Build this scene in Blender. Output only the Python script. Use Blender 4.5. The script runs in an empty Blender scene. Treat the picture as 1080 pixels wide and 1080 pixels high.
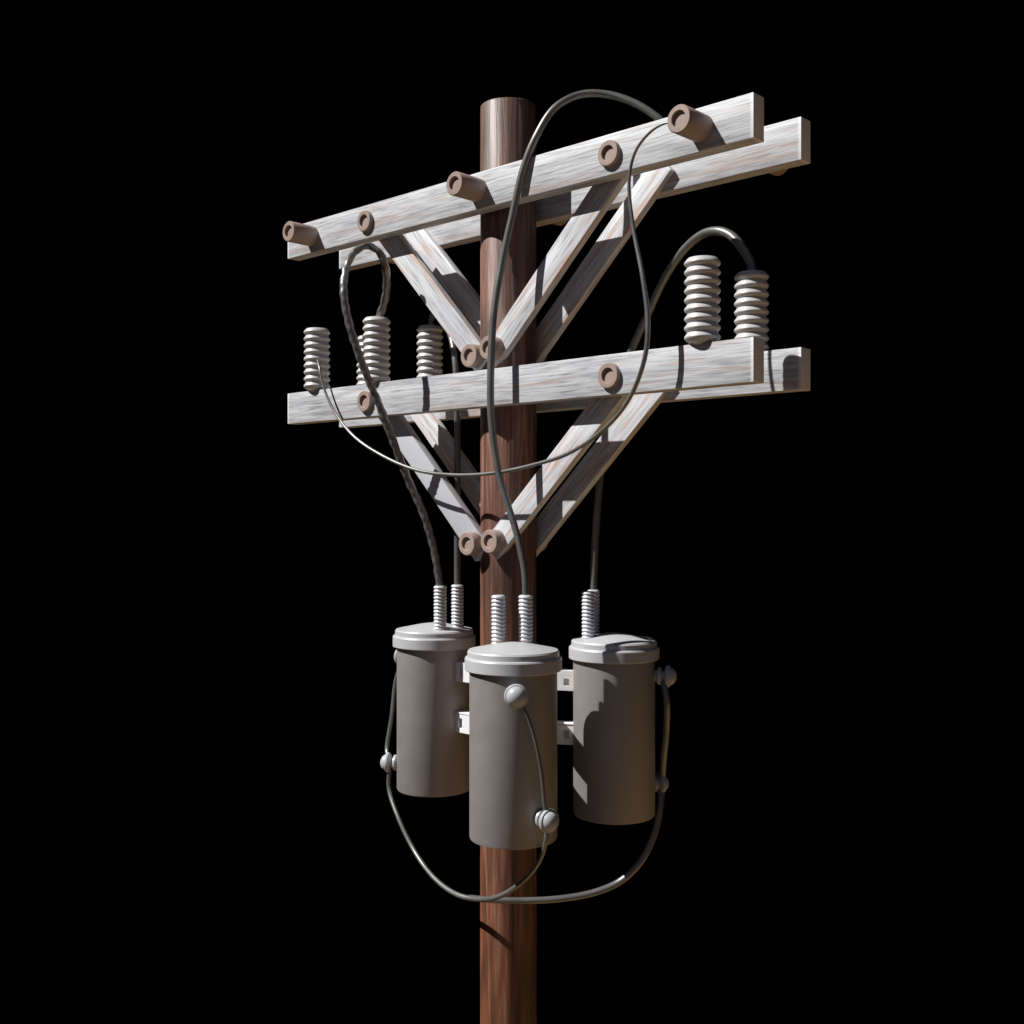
import bpy, bmesh, math, random
from mathutils import Vector, Matrix, noise
random.seed(4)
S = bpy.context.scene
COL = S.collection

# ------------------------------------------------------------------ materials
def new_mat(name):
    m = bpy.data.materials.new(name); m.use_nodes = True
    nt = m.node_tree
    return m, nt, nt.nodes['Principled BSDF']

def ramp(nt, pts):
    r = nt.nodes.new('ShaderNodeValToRGB')
    el = r.color_ramp.elements
    while len(el) < len(pts): el.new(0.5)
    for e, (p, c) in zip(el, pts): e.position = p; e.color = (*c, 1)
    return r

def noise_tex(nt, coord, scale, rot=(0, 0, 0), sc=4, detail=5, rough=.6, dist=0):
    mp = nt.nodes.new('ShaderNodeMapping'); mp.inputs['Scale'].default_value = scale
    mp.inputs['Rotation'].default_value = rot
    nt.links.new(coord, mp.inputs['Vector'])
    n = nt.nodes.new('ShaderNodeTexNoise'); n.inputs['Scale'].default_value = sc
    n.inputs['Detail'].default_value = detail; n.inputs['Roughness'].default_value = rough
    n.inputs['Distortion'].default_value = dist
    nt.links.new(mp.outputs['Vector'], n.inputs['Vector'])
    return n

def mixc(nt, fac, a, b, mode='MIX'):
    m = nt.nodes.new('ShaderNodeMix'); m.data_type = 'RGBA'; m.blend_type = mode
    for sock, v in ((m.inputs['Factor'], fac), (m.inputs['A'], a), (m.inputs['B'], b)):
        pass
    f, a_, b_ = m.inputs[0], m.inputs[6], m.inputs[7]
    for sock, v in ((f, fac), (a_, a), (b_, b)):
        if hasattr(v, 'links'): nt.links.new(v, sock)
        elif isinstance(v, tuple): sock.default_value = (*v, 1)
        else: sock.default_value = v
    return m.outputs[2]

def bump(nt, bsdf, h, strength=.3, dist=.01):
    b = nt.nodes.new('ShaderNodeBump'); b.inputs['Strength'].default_value = strength
    b.inputs['Distance'].default_value = dist
    nt.links.new(h, b.inputs['Height']); nt.links.new(b.outputs['Normal'], bsdf.inputs['Normal'])

def bleached_wood(name, base_lo, base_hi, stain, stain_amt, half_len):
    """silver weathered timber, grain along the object's own X"""
    m, nt, bs = new_mat(name)
    co = nt.nodes.new('ShaderNodeTexCoord').outputs['Object']
    oi = nt.nodes.new('ShaderNodeObjectInfo')
    ad = nt.nodes.new('ShaderNodeVectorMath'); ad.operation = 'ADD'
    sc = nt.nodes.new('ShaderNodeVectorMath'); sc.operation = 'SCALE'; sc.inputs[3].default_value = 0
    cb = nt.nodes.new('ShaderNodeCombineXYZ')
    mu = nt.nodes.new('ShaderNodeMath'); mu.operation = 'MULTIPLY'; mu.inputs[1].default_value = 9.0
    nt.links.new(oi.outputs['Random'], mu.inputs[0]); nt.links.new(mu.outputs[0], cb.inputs[0])
    nt.links.new(mu.outputs[0], cb.inputs[2])
    nt.links.new(co, ad.inputs[0]); nt.links.new(cb.outputs[0], ad.inputs[1])
    v = ad.outputs[0]
    fine = noise_tex(nt, v, (2.2, 42, 42), sc=2.2, detail=6, rough=.62, dist=.35)
    broad = noise_tex(nt, v, (1.0, 13, 13), sc=2.0, detail=3, rough=.5, dist=.6)
    hue = noise_tex(nt, v, (1.3, 20, 20), sc=1.7, detail=3, rough=.5, dist=.4)
    lo, hi = base_lo, base_hi
    r1 = ramp(nt, [(.30, lo), (.43, tuple(l*.35+h*.65 for l, h in zip(lo, hi))), (.55, hi)])
    nt.links.new(fine.outputs['Fac'], r1.inputs[0])
    r2 = ramp(nt, [(.30, (.66, .66, .68)), (.56, (1, 1, 1))])
    nt.links.new(broad.outputs['Fac'], r2.inputs[0])
    c = mixc(nt, 1.0, r1.outputs[0], r2.outputs[0], 'MULTIPLY')
    r3 = ramp(nt, [(.54, (0, 0, 0)), (.68, (stain_amt,)*3)])
    nt.links.new(hue.outputs['Fac'], r3.inputs[0])
    c = mixc(nt, r3.outputs[0], c, stain)
    # colour turns paler in a narrow strip at both sawn ends
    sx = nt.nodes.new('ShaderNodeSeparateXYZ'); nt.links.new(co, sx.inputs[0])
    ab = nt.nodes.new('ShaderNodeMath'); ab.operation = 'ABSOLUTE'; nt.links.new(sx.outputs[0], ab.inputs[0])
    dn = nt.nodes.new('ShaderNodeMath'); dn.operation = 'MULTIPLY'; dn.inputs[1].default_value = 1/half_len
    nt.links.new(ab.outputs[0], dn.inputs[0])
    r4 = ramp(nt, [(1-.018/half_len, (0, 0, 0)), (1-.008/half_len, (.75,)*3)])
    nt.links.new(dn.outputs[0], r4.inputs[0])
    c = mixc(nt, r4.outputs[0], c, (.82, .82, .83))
    nt.links.new(c, bs.inputs['Base Color'])
    bs.inputs['Roughness'].default_value = .5
    bs.inputs['Specular IOR Level'].default_value = .85
    bump(nt, bs, fine.outputs['Fac'], .25, .006)
    return m

def pole_wood():
    m, nt, bs = new_mat('creosoted_pole_wood')
    co = nt.nodes.new('ShaderNodeTexCoord').outputs['Object']
    fine = noise_tex(nt, co, (8, 8, .4), sc=2.1, detail=5, rough=.58, dist=1.6)
    broad = noise_tex(nt, co, (4, 4, .7), sc=2.0, detail=3, rough=.5, dist=.8)
    r1 = ramp(nt, [(.30, (.05, .033, .028)), (.43, (.112, .070, .056)), (.54, (.185, .108, .082)), (.66, (.265, .215, .195))])
    nt.links.new(fine.outputs['Fac'], r1.inputs[0])
    r2 = ramp(nt, [(.36, (.55, .54, .55)), (.60, (1.12, .98, .90))])
    nt.links.new(broad.outputs['Fac'], r2.inputs[0])
    c = mixc(nt, 1.0, r1.outputs[0], r2.outputs[0], 'MULTIPLY')
    # redder, less weathered timber towards the foot of the pole
    sx = nt.nodes.new('ShaderNodeSeparateXYZ'); nt.links.new(co, sx.inputs[0])
    mr = nt.nodes.new('ShaderNodeMapRange'); mr.inputs[1].default_value = 2.2; mr.inputs[2].default_value = -2.4
    nt.links.new(sx.outputs[2], mr.inputs[0])
    warm = mixc(nt, 1.0, c, (1.12, .77, .54), 'MULTIPLY')
    c = mixc(nt, mr.outputs[0], c, warm)
    nt.links.new(c, bs.inputs['Base Color'])
    bs.inputs['Roughness'].default_value = .5
    bump(nt, bs, fine.outputs['Fac'], .35, .012)
    return m

def paint(name, col, rough, mottled=.06, metallic=0, spec=.5):
    m, nt, bs = new_mat(name)
    co = nt.nodes.new('ShaderNodeTexCoord').outputs['Object']
    n = noise_tex(nt, co, (1, 1, 1), sc=9, detail=5, rough=.6)
    a = tuple(x*(1-mottled) for x in col); b = tuple(min(1, x*(1+mottled)) for x in col)
    r = ramp(nt, [(.35, a), (.65, b)])
    nt.links.new(n.outputs['Fac'], r.inputs[0]); nt.links.new(r.outputs[0], bs.inputs['Base Color'])
    rr = nt.nodes.new('ShaderNodeMapRange'); rr.inputs[3].default_value = rough-.05; rr.inputs[4].default_value = rough+.08
    nt.links.new(n.outputs['Fac'], rr.inputs[0]); nt.links.new(rr.outputs[0], bs.inputs['Roughness'])
    bs.inputs['Metallic'].default_value = metallic
    bs.inputs['Specular IOR Level'].default_value = spec
    return m

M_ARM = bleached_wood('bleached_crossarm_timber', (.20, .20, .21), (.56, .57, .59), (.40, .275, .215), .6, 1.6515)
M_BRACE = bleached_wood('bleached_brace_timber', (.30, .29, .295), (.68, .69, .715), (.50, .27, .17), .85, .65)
M_GREY = paint('plain_grey_paint', (.47, .475, .50), .6, .03)
M_POLE = pole_wood()
M_BOLT = paint('tan_bolt_metal', (.32, .235, .195), .5, .10)
M_INS = paint('pale_grey_porcelain', (.50, .49, .48), .38, .04)
M_BUSH = paint('pale_grey_bushing_porcelain', (.56, .57, .59), .3, .04)
M_TANK = paint('grey_tank_paint', (.31, .288, .268), .5, .04, .35)
M_LID = paint('grey_lid_paint', (.46, .46, .47), .38, .04)
M_BRK = paint('galvanised_bracket_paint', (.80, .79, .80), .45, .04)
M_KNOB = paint('pale_knob_porcelain', (.42, .42, .435), .34, .04)
M_CABLE = paint('grey_cable_jacket', (.17, .17, .158), .34, .12, 0.45, .9)
M_ROPE = paint('ribbed_cable_jacket', (.19, .188, .178), .3, .2, 0.45, .9)

# ------------------------------------------------------------------ objects
def put(name, bm, mat, parent=None, smooth=True, angle=35):
    me = bpy.data.meshes.new(name)
    bmesh.ops.recalc_face_normals(bm, faces=bm.faces)
    bm.to_mesh(me); bm.free()
    me.materials.append(mat)
    if smooth:
        for p in me.polygons: p.use_smooth = True
        me.set_sharp_from_angle(angle=math.radians(angle))
    o = bpy.data.objects.new(name, me); COL.objects.link(o)
    if parent: o.parent = parent
    return o

def tag(o, label=None, cat=None, group=None):
    if label: o['label'] = label
    if cat: o['category'] = cat
    if group: o['group'] = group
    return o

def thing(name, label, cat, loc=(0, 0, 0), rz=0, group=None):
    o = bpy.data.objects.new(name, None); COL.objects.link(o)
    o.location = loc; o.rotation_euler = (0, 0, rz); o.empty_display_size = .1
    return tag(o, label, cat, group)

def lathe(bm, prof, axis='Z', seg=48, M=None):
    """prof: list of (radius, height); closed at ends where the radius is 0"""
    rings = []
    for r, h in prof:
        if r < 1e-6: rings.append([bm.verts.new((0, 0, h))]); continue
        rings.append([bm.verts.new((r*math.cos(2*math.pi*k/seg), r*math.sin(2*math.pi*k/seg), h)) for k in range(seg)])
    vs = [v for r in rings for v in r]
    for a, b in zip(rings, rings[1:]):
        for k in range(seg):
            k2 = (k+1) % seg
            if len(a) == 1 and len(b) > 1: bm.faces.new((a[0], b[k], b[k2]))
            elif len(b) == 1 and len(a) > 1: bm.faces.new((a[k], a[k2], b[0]))
            elif len(a) > 1: bm.faces.new((a[k], a[k2], b[k2], b[k]))
    R = Matrix.Identity(4)
    if axis == '-Y': R = Matrix.Rotation(math.radians(90), 4, 'X')     # +Z -> -Y
    if axis == '+Y': R = Matrix.Rotation(math.radians(-90), 4, 'X')
    if M is not None: R = M @ R
    bmesh.ops.transform(bm, matrix=R, verts=vs)
    return bm

def box(bm, c, d, bev=0, M=None, segs=2):
    g = bmesh.ops.create_cube(bm, size=1)['verts']
    bmesh.ops.scale(bm, vec=d, verts=g); bmesh.ops.translate(bm, vec=c, verts=g)
    if bev:
        e = list({e for v in g for e in v.link_edges})
        r = bmesh.ops.bevel(bm, geom=e, offset=bev, segments=segs, profile=.6, affect='EDGES')
        g = list({v for f in r['faces'] for v in f.verts} | {v for v in g if v.is_valid})
    if M is not None: bmesh.ops.transform(bm, matrix=M, verts=[v for v in g if v.is_valid])
    return bm

def catmull(P, step=.012):
    P = [Vector(p) for p in P]
    Q = [P[0]*2-P[1]] + P + [P[-1]*2-P[-2]]
    out = []
    for i in range(1, len(Q)-2):
        p0, p1, p2, p3 = Q[i-1:i+3]
        d = lambda a, b: max(1e-4, (a.xyz-b.xyz).length**.5)
        t0 = 0; t1 = d(p0, p1); t2 = t1+d(p1, p2); t3 = t2+d(p2, p3)
        n = max(3, int((p2.xyz-p1.xyz).length/step))
        for k in range(n):
            t = t1+(t2-t1)*k/n
            A1 = p0*((t1-t)/(t1-t0))+p1*((t-t0)/(t1-t0)); A2 = p1*((t2-t)/(t2-t1))+p2*((t-t1)/(t2-t1))
            A3 = p2*((t3-t)/(t3-t2))+p3*((t-t2)/(t3-t2))
            B1 = A1*((t2-t)/(t2-t0))+A2*((t-t0)/(t2-t0)); B2 = A2*((t3-t)/(t3-t1))+A3*((t-t1)/(t3-t1))
            out.append(B1*((t2-t)/(t2-t1))+B2*((t-t1)/(t2-t1)))
    out.append(P[-1].copy())
    return out

def cable_bm(pts, seg=14, ribs=False, bm=None, smoothing=3):
    bm = bm or bmesh.new()
    C = catmull([Vector(p) for p in pts], .008 if ribs else .014)
    for _ in range(smoothing):                                   # relax the small kinks
        C = [C[0]]+[(C[i-1]+C[i]*2+C[i+1])/4 for i in range(1, len(C)-1)]+[C[-1]]
    X = [c.xyz for c in C]
    t = (X[1]-X[0]).normalized(); n = t.orthogonal().normalized()
    rings = []; L = 0
    for i, c in enumerate(C):
        t2 = (X[min(i+1, len(X)-1)]-X[max(i-1, 0)]).normalized()
        n = (n-t2*n.dot(t2)).normalized(); b = t2.cross(n)
        if i: L += (X[i]-X[i-1]).length
        ring = []
        for k in range(seg):
            a = 2*math.pi*k/seg
            r = c.w
            if ribs:      # loosely taped, twisted jacket
                r *= 1+.075*math.sin(2*a+L*2*math.pi/.085)+.045*math.sin(a-L*2*math.pi/.05)+.02*noise.noise(Vector((L*30, math.cos(a), math.sin(a))))
            ring.append(bm.verts.new(X[i]+(n*math.cos(a)+b*math.sin(a))*r))
        rings.append(ring)
    for p, q in zip(rings, rings[1:]):
        for k in range(seg): bm.faces.new((p[k], p[(k+1) % seg], q[(k+1) % seg], q[k]))
    bm.faces.new(rings[0][::-1]); bm.faces.new(rings[-1])
    return bm
CAB = {
 'C1': [[0.3618, -0.2571, -0.44, 0.017], [0.3605, -0.262, -0.3044, 0.017], [0.3182, -0.275, -0.1081, 0.017], [0.2249, -0.3, 0.1753, 0.0175], [0.1901, -0.322, 0.4508, 0.0185], [0.1873, -0.326, 0.6642, 0.0185], [0.1949, -0.31, 0.9975, 0.0185], [0.2206, -0.275, 1.2605, 0.0185], [0.2736, -0.255, 1.4926, 0.0185], [0.3353, -0.245, 1.7046, 0.0185], [0.4015, -0.22, 1.8603, 0.0185], [0.4647, -0.15, 2.0036, 0.0185], [0.546, -0.05, 2.0733, 0.0185], [0.6442, 0.03, 2.07, 0.0185], [0.7745, 0.09, 2.0088, 0.0185], [0.8922, 0.14, 1.9094, 0.0185], [0.9632, 0.19, 1.8129, 0.0185], [1.33, 0.215, 1.755, 0.0185]],
 'C2': [[1.36, -0.355, 1.66, 0.006], [1.2769, -0.36, 1.6807, 0.006], [1.1962, -0.36, 1.6605, 0.0062], [1.1062, -0.35, 1.5956, 0.0068], [1.0683, -0.345, 1.4784, 0.0075], [1.0844, -0.335, 1.2662, 0.009], [1.1441, -0.345, 1.0367, 0.011], [1.1724, -0.345, 0.8328, 0.012], [1.1507, -0.34, 0.6771, 0.011], [1.0519, -0.32, 0.5099, 0.01], [0.9181, -0.315, 0.3896, 0.0095], [0.6986, -0.31, 0.2809, 0.0095], [0.4363, -0.3, 0.2262, 0.0095], [0.1737, -0.295, 0.1956, 0.0095], [-0.1067, -0.29, 0.1925, 0.0095], [-0.4069, -0.285, 0.225, 0.0095], [-0.7124, -0.28, 0.3176, 0.0095], [-0.9703, -0.275, 0.441, 0.009], [-1.1615, -0.27, 0.6058, 0.008], [-1.2613, -0.27, 0.7637, 0.007], [-1.2995, -0.262, 0.8577, 0.0065], [-1.3539, -0.235, 0.9105, 0.0065]],
 'C3': [[-0.4636, -0.0631, -0.44, 0.02], [-0.4653, -0.07, -0.3801, 0.02], [-0.4848, -0.095, -0.1952, 0.02], [-0.5102, -0.15, 0.0, 0.021], [-0.5496, -0.22, 0.1728, 0.021], [-0.5685, -0.3, 0.3586, 0.021], [-0.5896, -0.37, 0.5321, 0.021], [-0.6136, -0.43, 0.6789, 0.021], [-0.6324, -0.5, 0.8434, 0.021], [-0.6567, -0.555, 1.0285, 0.021], [-0.6784, -0.57, 1.182, 0.021], [-0.7213, -0.52, 1.3185, 0.02], [-0.7476, -0.44, 1.4288, 0.019], [-0.7187, -0.37, 1.4727, 0.019], [-0.6752, -0.325, 1.4367, 0.02], [-0.6641, -0.29, 1.362, 0.021], [-0.7049, -0.245, 1.2743, 0.022], [-0.7766, -0.205, 1.1827, 0.022], [-0.855, -0.185, 1.1, 0.021]],
 'C4': [[-0.4624, 0.0709, -0.44, 0.02], [-0.4623, 0.07, -0.3218, 0.019], [-0.452, 0.06, 0.0, 0.018], [-0.4416, 0.05, 0.3737, 0.018], [-0.4351, 0.04, 0.6394, 0.018], [-0.4466, 0.04, 0.827, 0.018], [-0.505, 0.07, 0.9698, 0.018], [-0.6234, 0.13, 1.104, 0.018], [-0.7521, 0.19, 1.188, 0.018], [-0.8341, 0.22, 1.185, 0.018], [-0.851, 0.22, 1.1, 0.018]],
 'C5': [[0.3568, 0.276, -0.44, 0.021], [0.3554, 0.285, -0.3013, 0.0205], [0.3658, 0.3, 0.0251, 0.0205], [0.3883, 0.32, 0.3015, 0.0205], [0.4465, 0.335, 0.5751, 0.0205], [0.559, 0.335, 0.8292, 0.0205], [0.6723, 0.33, 1.0123, 0.0205], [0.7802, 0.32, 1.1756, 0.0205], [0.9094, 0.3, 1.2957, 0.021], [1.0466, 0.27, 1.3519, 0.021], [1.146, 0.25, 1.3474, 0.022], [1.2345, 0.235, 1.3048, 0.022], [1.3077, 0.225, 1.2198, 0.022], [1.352, 0.22, 1.14, 0.022], [1.352, 0.22, 1.09, 0.022]],
 'A': [[-0.835, 0.0072, -0.84, 0.011], [-0.8943, -0.0113, -0.9735, 0.011], [-0.8841, -0.0565, -1.1998, 0.012], [-0.8735, -0.1016, -1.3848, 0.0125], [-0.803, -0.1366, -1.434, 0.0125], [-0.8043, -0.1463, -1.574, 0.0125], [-0.6813, -0.1815, -1.7179, 0.0125], [-0.5141, -0.2027, -1.8759, 0.0125], [-0.2835, -0.2603, -1.9621, 0.0125], [-0.0836, -0.2918, -1.9885, 0.0135], [0.0836, -0.2992, -1.9693, 0.0135], [0.3268, -0.3725, -1.8681, 0.0125], [0.4889, -0.3847, -1.7457, 0.0115], [0.6018, -0.4157, -1.6287, 0.011], [0.661, -0.4424, -1.5178, 0.0105], [0.6579, -0.4351, -1.444, 0.0105], [0.6613, -0.4559, -1.3393, 0.0095], [0.6583, -0.4724, -1.2052, 0.0085], [0.6427, -0.5008, -1.0498, 0.008], [0.6109, -0.5308, -0.9186, 0.008], [0.5828, -0.5637, -0.85, 0.008]],
 'B': [[0.7142, 0.399, -0.86, 0.016], [0.7634, 0.3682, -0.9434, 0.017], [0.7283, 0.4175, -1.1243, 0.017], [0.6824, 0.4567, -1.2841, 0.018], [0.6248, 0.5221, -1.434, 0.018], [0.6462, 0.4776, -1.5415, 0.018], [0.6405, 0.431, -1.6821, 0.018], [0.6142, 0.3513, -1.8082, 0.018], [0.539, 0.2805, -1.9114, 0.018], [0.4551, 0.174, -1.9636, 0.0175], [0.3327, 0.0313, -1.991, 0.017], [0.2007, -0.1135, -1.9956, 0.017], [0.0767, -0.2302, -1.9907, 0.0155], [-0.012, -0.2794, -1.9871, 0.014]],
}

# ------------------------------------------------------------------ the pole and what is bolted to it
pole = thing('utility_pole', 'tall round reddish brown wooden pole carrying bleached timber crossarms and diagonal braces', 'utility pole', (0, 0, -6))
def zshift(o): o.location.z += 6; return o      # parts are written in pole-top coordinates, the Empty is at the foot

bm = bmesh.new()
lathe(bm, [(0, -6), (.152, -6), (.151, -2), (.1505, 0), (.150, 2.163), (.146, 2.168), (0, 2.168)], seg=64)
sh = zshift(put('pole_shaft', bm, M_POLE, pole, angle=40)); sh.location.x = -.02; sh.location.y = .022

XL, XR, T = -1.674, 1.629, .0863
YF, YB = -.2249, .1761
UP, LO = (1.5704, 1.7612), (.546, .7348)
CX = (XL+XR)/2
def crossarm(y0, zz, label):
    bm = bmesh.new(); box(bm, (0, 0, 0), (XR-XL, T, zz[1]-zz[0]), .004)
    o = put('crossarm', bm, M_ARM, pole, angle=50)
    o.location = (CX, y0+T/2, (zz[0]+zz[1])/2); zshift(o)
    if label: o['label'] = label
    return o

def bolt_head_bm(length, r=.0605, hole=.035, depth=.014):
    """round head with a blind socket, along +Z from 0 to length"""
    bm = bmesh.new()
    lathe(bm, [(0, 0), (r*.97, 0), (r, .004), (r, length-.005), (r-.004, length), (hole+.002, length), (hole, length-.002),
               (hole, length-depth), (0, length-depth)], seg=44)
    return bm

def bolt(name, parent, x, y, z, length, front=True, r=.0605):
    bm = bolt_head_bm(length, r)
    bmesh.ops.transform(bm, matrix=Matrix.Rotation(math.radians(90 if front else -90), 4, 'X'), verts=bm.verts)
    o = put(name, bm, M_BOLT, parent, angle=40)
    o.location = Vector((x, y, z+6))-Vector(parent.location)
    return o

BRX = (-.908, .868)
fu = crossarm(YF, UP, 'upper front crossarm of bleached timber with three long pins')
fl = crossarm(YF, LO, 'lower front crossarm of bleached timber carrying three insulators')
ru = crossarm(YB, UP, 'upper rear crossarm of bleached timber')
rl = crossarm(YB, LO, 'lower rear crossarm of bleached timber carrying three insulators')
for x in (-1.42, 0, 1.371):
    bolt('pin', fu, x, YF+.01, 1.6665, .185)
    bolt('pin', ru, x, YB+T-.01, 1.6665, .185, front=False)
for x in BRX:
    for arm, z in ((fu, 1.6665), (fl, .634)): bolt('bolt', arm, x, YF+.01, z, .033)
    for arm, z in ((ru, 1.6665), (rl, .634)): bolt('bolt', arm, x, YB+T-.01, z, .033, front=False)

def brace(xa, za, xb, zb, y0, mat, front):
    """diagonal board from the crossarm bolt (a) to the pole bolt (b)"""
    a = Vector((xa, 0, za)); b = Vector((xb, 0, zb)); d = b-a
    L = d.length; u = d.normalized(); a = a-u*.055; b = b+u*.07; L = (b-a).length
    bm = bmesh.new(); box(bm, (0, 0, 0), (L, .045, .128), .003)
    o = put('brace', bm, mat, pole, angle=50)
    o.location = Vector(((a.x+b.x)/2, y0+.0225, (a.z+b.z)/2+6))
    o.rotation_euler = (0, -math.atan2(u.z, u.x), 0)
    # bolt through its foot
    bb = bolt_head_bm(.066 if front else .03, .0615)
    bmesh.ops.transform(bb, matrix=Matrix.Rotation(math.radians(90 if front else -90), 4, 'X'), verts=bb.verts)
    bo = put('bolt', bb, M_BOLT, o, angle=40)
    w = Vector((xb, (y0+.005) if front else (y0+.04), zb+6))
    R = o.rotation_euler.to_matrix()
    bo.location = R.inverted() @ (w-Vector(o.location)); bo.rotation_euler = (0, -o.rotation_euler.y, 0)
    return o
for ztop, zl, zr, q1, q2 in ((1.6665, .825, .853, -.104, .032), (.634, -.168, -.153, -.120, .042)):
    for side in (0, 1):
        xa = BRX[side]; xb = (q1, q2)[side]; zb = (zl, zr)[side]
        plain = ztop < 1 and side == 0
        o = brace(xa, ztop, xb, zb, -.1345 if side == 0 else -.1315, M_GREY if plain else M_BRACE, True)
        if plain: o['label'] = 'smooth plain grey brace under the lower front crossarm'
        brace(xa, ztop, (q1, q2)[side], zb, .142 if side == 0 else .139, M_BRACE, False)

# ------------------------------------------------------------------ insulators standing on the lower crossarms
def insulator_prof(R, H, n, z0=0):
    p = [(0, z0), (R*.5, z0), (R*.80, z0+H*.03)]
    pitch = (H*.965)/n
    for i in range(n):
        z = z0+H*.035+i*pitch
        p += [(R*.82, z), (R*.93, z+pitch*.17), (R*.985, z+pitch*.31), (R*1.0, z+pitch*.42), (R*.985, z+pitch*.54), (R*.89, z+pitch*.78)]
    p += [(R*.80, z0+H*.997), (R*.6, z0+H), (0, z0+H)]
    return p
bm = bmesh.new(); Ri = .0795
lathe(bm, [(0, -.022), (.012, -.02), (.047, .004)]+[(r, h) for r, h in insulator_prof(Ri, .379, 9)[2:]], seg=48)
INS = put('pin_insulator', bm, M_INS, None, angle=25)
spots = [(-1.42, -.190, 'grey ribbed insulator touched by the thin jumper wire, left end of front crossarm'),
         (-.860, -.190, 'grey ribbed insulator under the small cable loop, second from left on front crossarm'),
         (1.352, -.190, 'large bare-topped grey ribbed insulator near the right end of the front crossarm'),
         (-1.42, .216, 'ribbed insulator mostly hidden behind its neighbour at left end of rear crossarm'),
         (-.852, .216, 'grey ribbed insulator on the rear crossarm nearest left of the pole'),
         (1.352, .216, 'grey ribbed insulator topped by a thick arched cable, right end of rear crossarm')]
for i, (x, y, lab) in enumerate(spots):
    o = INS if i == 0 else INS.copy()
    if i: COL.objects.link(o)
    o.location = (x, y, .733); o.rotation_euler = (0, 0, i*1.3)
    tag(o, lab, 'insulator', 'ribbed insulators on the lower crossarms')

# ------------------------------------------------------------------ transformers (local: -Y points away from the pole, +Y to it)
RB, RL = .2122, .235
def make_transformer(rho):
    t = thing('transformer', '', 'transformer', group='cylindrical transformers hung round the pole')
    bm = bmesh.new()
    lathe(bm, [(0, -1.573), (RB-.012, -1.573), (RB-.003, -1.570), (RB, -1.562), (RB, -.752), (0, -.752)], seg=72)
    put('tank', bm, M_TANK, t, angle=40)
    bm = bmesh.new()
    dome = [(.216, -.6665), (.205, -.664), (.17, -.657), (.13, -.6485), (.09, -.6405), (.05, -.6345), (.02, -.632)]
    lathe(bm, [(0, -.755), (RL-.004, -.762), (RL, -.758), (RL, -.706), (RL-.004, -.699), (.2225, -.696), (.2215, -.672), (.218, -.668)]+
          [(r, z+.002) for r, z in dome[0:]]+[(0, -.6295)], seg=72)
    put('lid', bm, M_LID, t, angle=28)
    for s in (-1, 1):
        bm = bmesh.new(); R = .0365; H = .257; n = 13
        lathe(bm, insulator_prof(R, H, n, 0), seg=32)
        b = put('bushing', bm, M_BUSH, t, angle=25); b.location = (s*.067, .122, -.667)
    def knob(ang, z, out=0):
        bm = bmesh.new()
        lathe(bm, [(0, .195), (.028, .195), (.030, .212), (.041, .216), (.046, .224), (.043, .235), (.027, .241), (.024, .246),
                   (.029, .253), (.050, .258), (.0565, .265), (.0565, .275), (.0535, .280), (.0465, .282), (.0435, .291), (.033, .304), (.018, .312), (0, .314)], axis='-Y', seg=40)
        k = put('knob', bm, M_KNOB, t, angle=30); k.location = (out*math.sin(ang), -out*math.cos(ang), z); k.rotation_euler = (0, 0, ang)
    knob(0, -.845, .01); knob(math.radians(35), -1.434)
    for zc, low in ((-.883, False), (-1.165, True)):
        bm = bmesh.new(); y0, y1 = RB-.03, rho-.113; H = .106
        for sx in (-1, 1):
            ys = [y0, .232, .262, y1]
            zlo, zhi = zc-H/2, zc+H/2
            if low and sx < 0: zhi -= .004
            box(bm, (sx*.027, (y0+y1)/2, zhi-.0135), (.010, y1-y0, .027), .002)
            box(bm, (sx*.027, (y0+y1)/2, zlo+.0135), (.010, y1-y0, .027), .002)
            for a, b in zip(ys[::2], ys[1::2]):
                box(bm, (sx*.027, (a+b)/2, zc), (.0096, b-a, H-.05), 0)
        box(bm, (0, y1-.006, zc), (.056, .012, H-.004), .002)
        box(bm, (0, (y0+y1)/2, zc), (.012, y1-y0, H-.003), .002)
        if low: box(bm, (0, (y0+y1)/2, zc+H/2+.003), (.070, y1-y0, .008), .002)
        put('bracket', bm, M_BRK, t, smooth=False)
    return t
def copy_thing(t):
    r = t.copy(); COL.objects.link(r)
    for ch in t.children:
        c = ch.copy(); COL.objects.link(c); c.parent = r
    return r
TR = [((.403, -.39), 46, 'front grey cylindrical transformer nearest the camera, hiding the pole'),
      ((-.585, .005), -90.5, 'grey cylindrical transformer hung to the left of the pole, farthest back'),
      ((.496, .277), 119.2, 'grey cylindrical transformer hung to the right of the pole')]
proto = make_transformer(.56)
for i, ((x, y), th, lab) in enumerate(TR):
    o = proto if i == 0 else copy_thing(proto)
    o.location = (x, y, 0); o.rotation_euler = (0, 0, math.radians(th)); o['label'] = lab
# put each Empty at the base of its tank
for o in list(COL.objects):
    if o.name.startswith('transformer'):
        o.location.z = -1.573
        for ch in o.children: ch.location.z += 1.573

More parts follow.
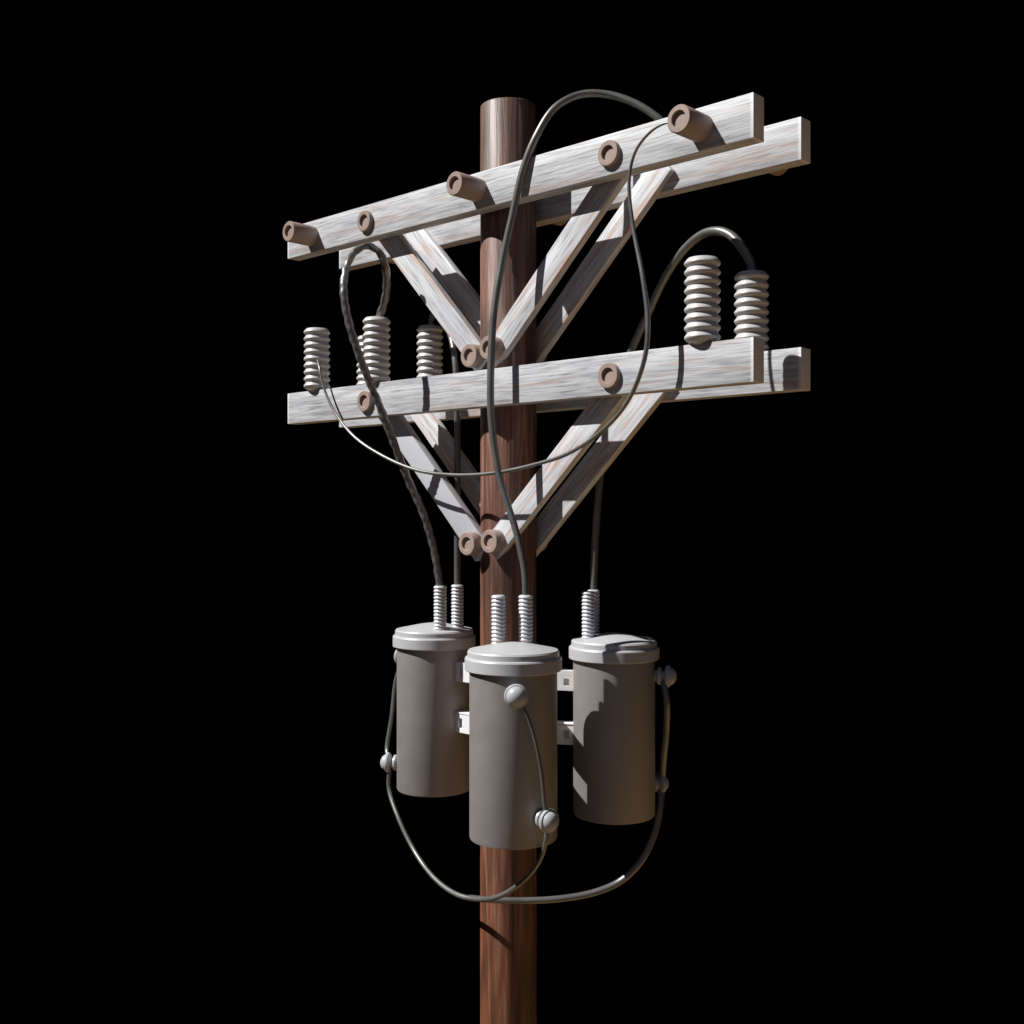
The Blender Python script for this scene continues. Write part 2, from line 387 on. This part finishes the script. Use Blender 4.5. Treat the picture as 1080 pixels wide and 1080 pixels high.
# ------------------------------------------------------------------ cables
def cable(name, key, label, mat=M_CABLE, ribs=False, group=None):
    o = put(name, cable_bm(CAB[key], ribs=ribs), mat, None, angle=60)
    tag(o, label, 'cable', group); return o
G = 'cables strung between transformers and crossarms'
cable('cable', 'C1', 'long thick grey cable rising from the front transformer and arching over the top crossarm', group=G)
cable('jumper_wire', 'C2', 'thin grey wire hanging in a wide curve from the right pin to leftmost insulator', group=G)
cable('cable', 'C3', 'dark ribbed cable looping below the left end of the top crossarm', M_ROPE, True, G)
cable('cable', 'C4', 'straight grey cable rising from the left transformer behind the plain grey brace', group=G)
cable('cable', 'C5', 'thick grey cable from the right transformer arching down onto the rightmost insulator', group=G)
cable('ground_wire', 'A', 'grey wire sagging between the knobs of the left and front transformers', group=G)
cable('ground_wire', 'B', 'thicker grey wire curving under the tanks to the knobs of the right transformer', group=G)

# ------------------------------------------------------------------ light: studio sun on black, faint cool sky-side and warm ground-side fill
def sun(name, d, strength, col, ang):
    L = bpy.data.lights.new(name, 'SUN'); L.energy = strength; L.color = col; L.angle = math.radians(ang)
    o = bpy.data.objects.new(name, L); COL.objects.link(o)
    o.rotation_euler = Vector(d).to_track_quat('Z', 'Y').to_euler(); o.location = Vector(d)*6
    return o
sun('key_sun', (-.78, -1, 1.35), 5.0, (1.0, .985, .965), .5)
sun('cool_fill', (.45, -.75, .5), .19, (.62, .68, 1.0), 110)
sun('warm_fill', (.35, .16, -1), .60, (1.0, .63, .27), 96)

W = bpy.data.worlds.new('World'); S.world = W; W.use_nodes = True
W.node_tree.nodes['Background'].inputs[0].default_value = (0, 0, 0, 1)
W.node_tree.nodes['Background'].inputs[1].default_value = 0

cam = bpy.data.cameras.new('camera'); co = bpy.data.objects.new('camera', cam); COL.objects.link(co)
cam.sensor_width = 36; cam.lens = 36*1186.5/1080; cam.clip_start = .05; cam.clip_end = 500
co.location = (4.124, -4.352, 0); co.rotation_euler = (math.pi/2, 0, .7552)
S.camera = co
S.render.engine = 'CYCLES'
S.view_settings.view_transform = 'Standard'; S.view_settings.look = 'None'
S.view_settings.exposure = .35; S.view_settings.gamma = 1; S.view_settings.use_curve_mapping = False
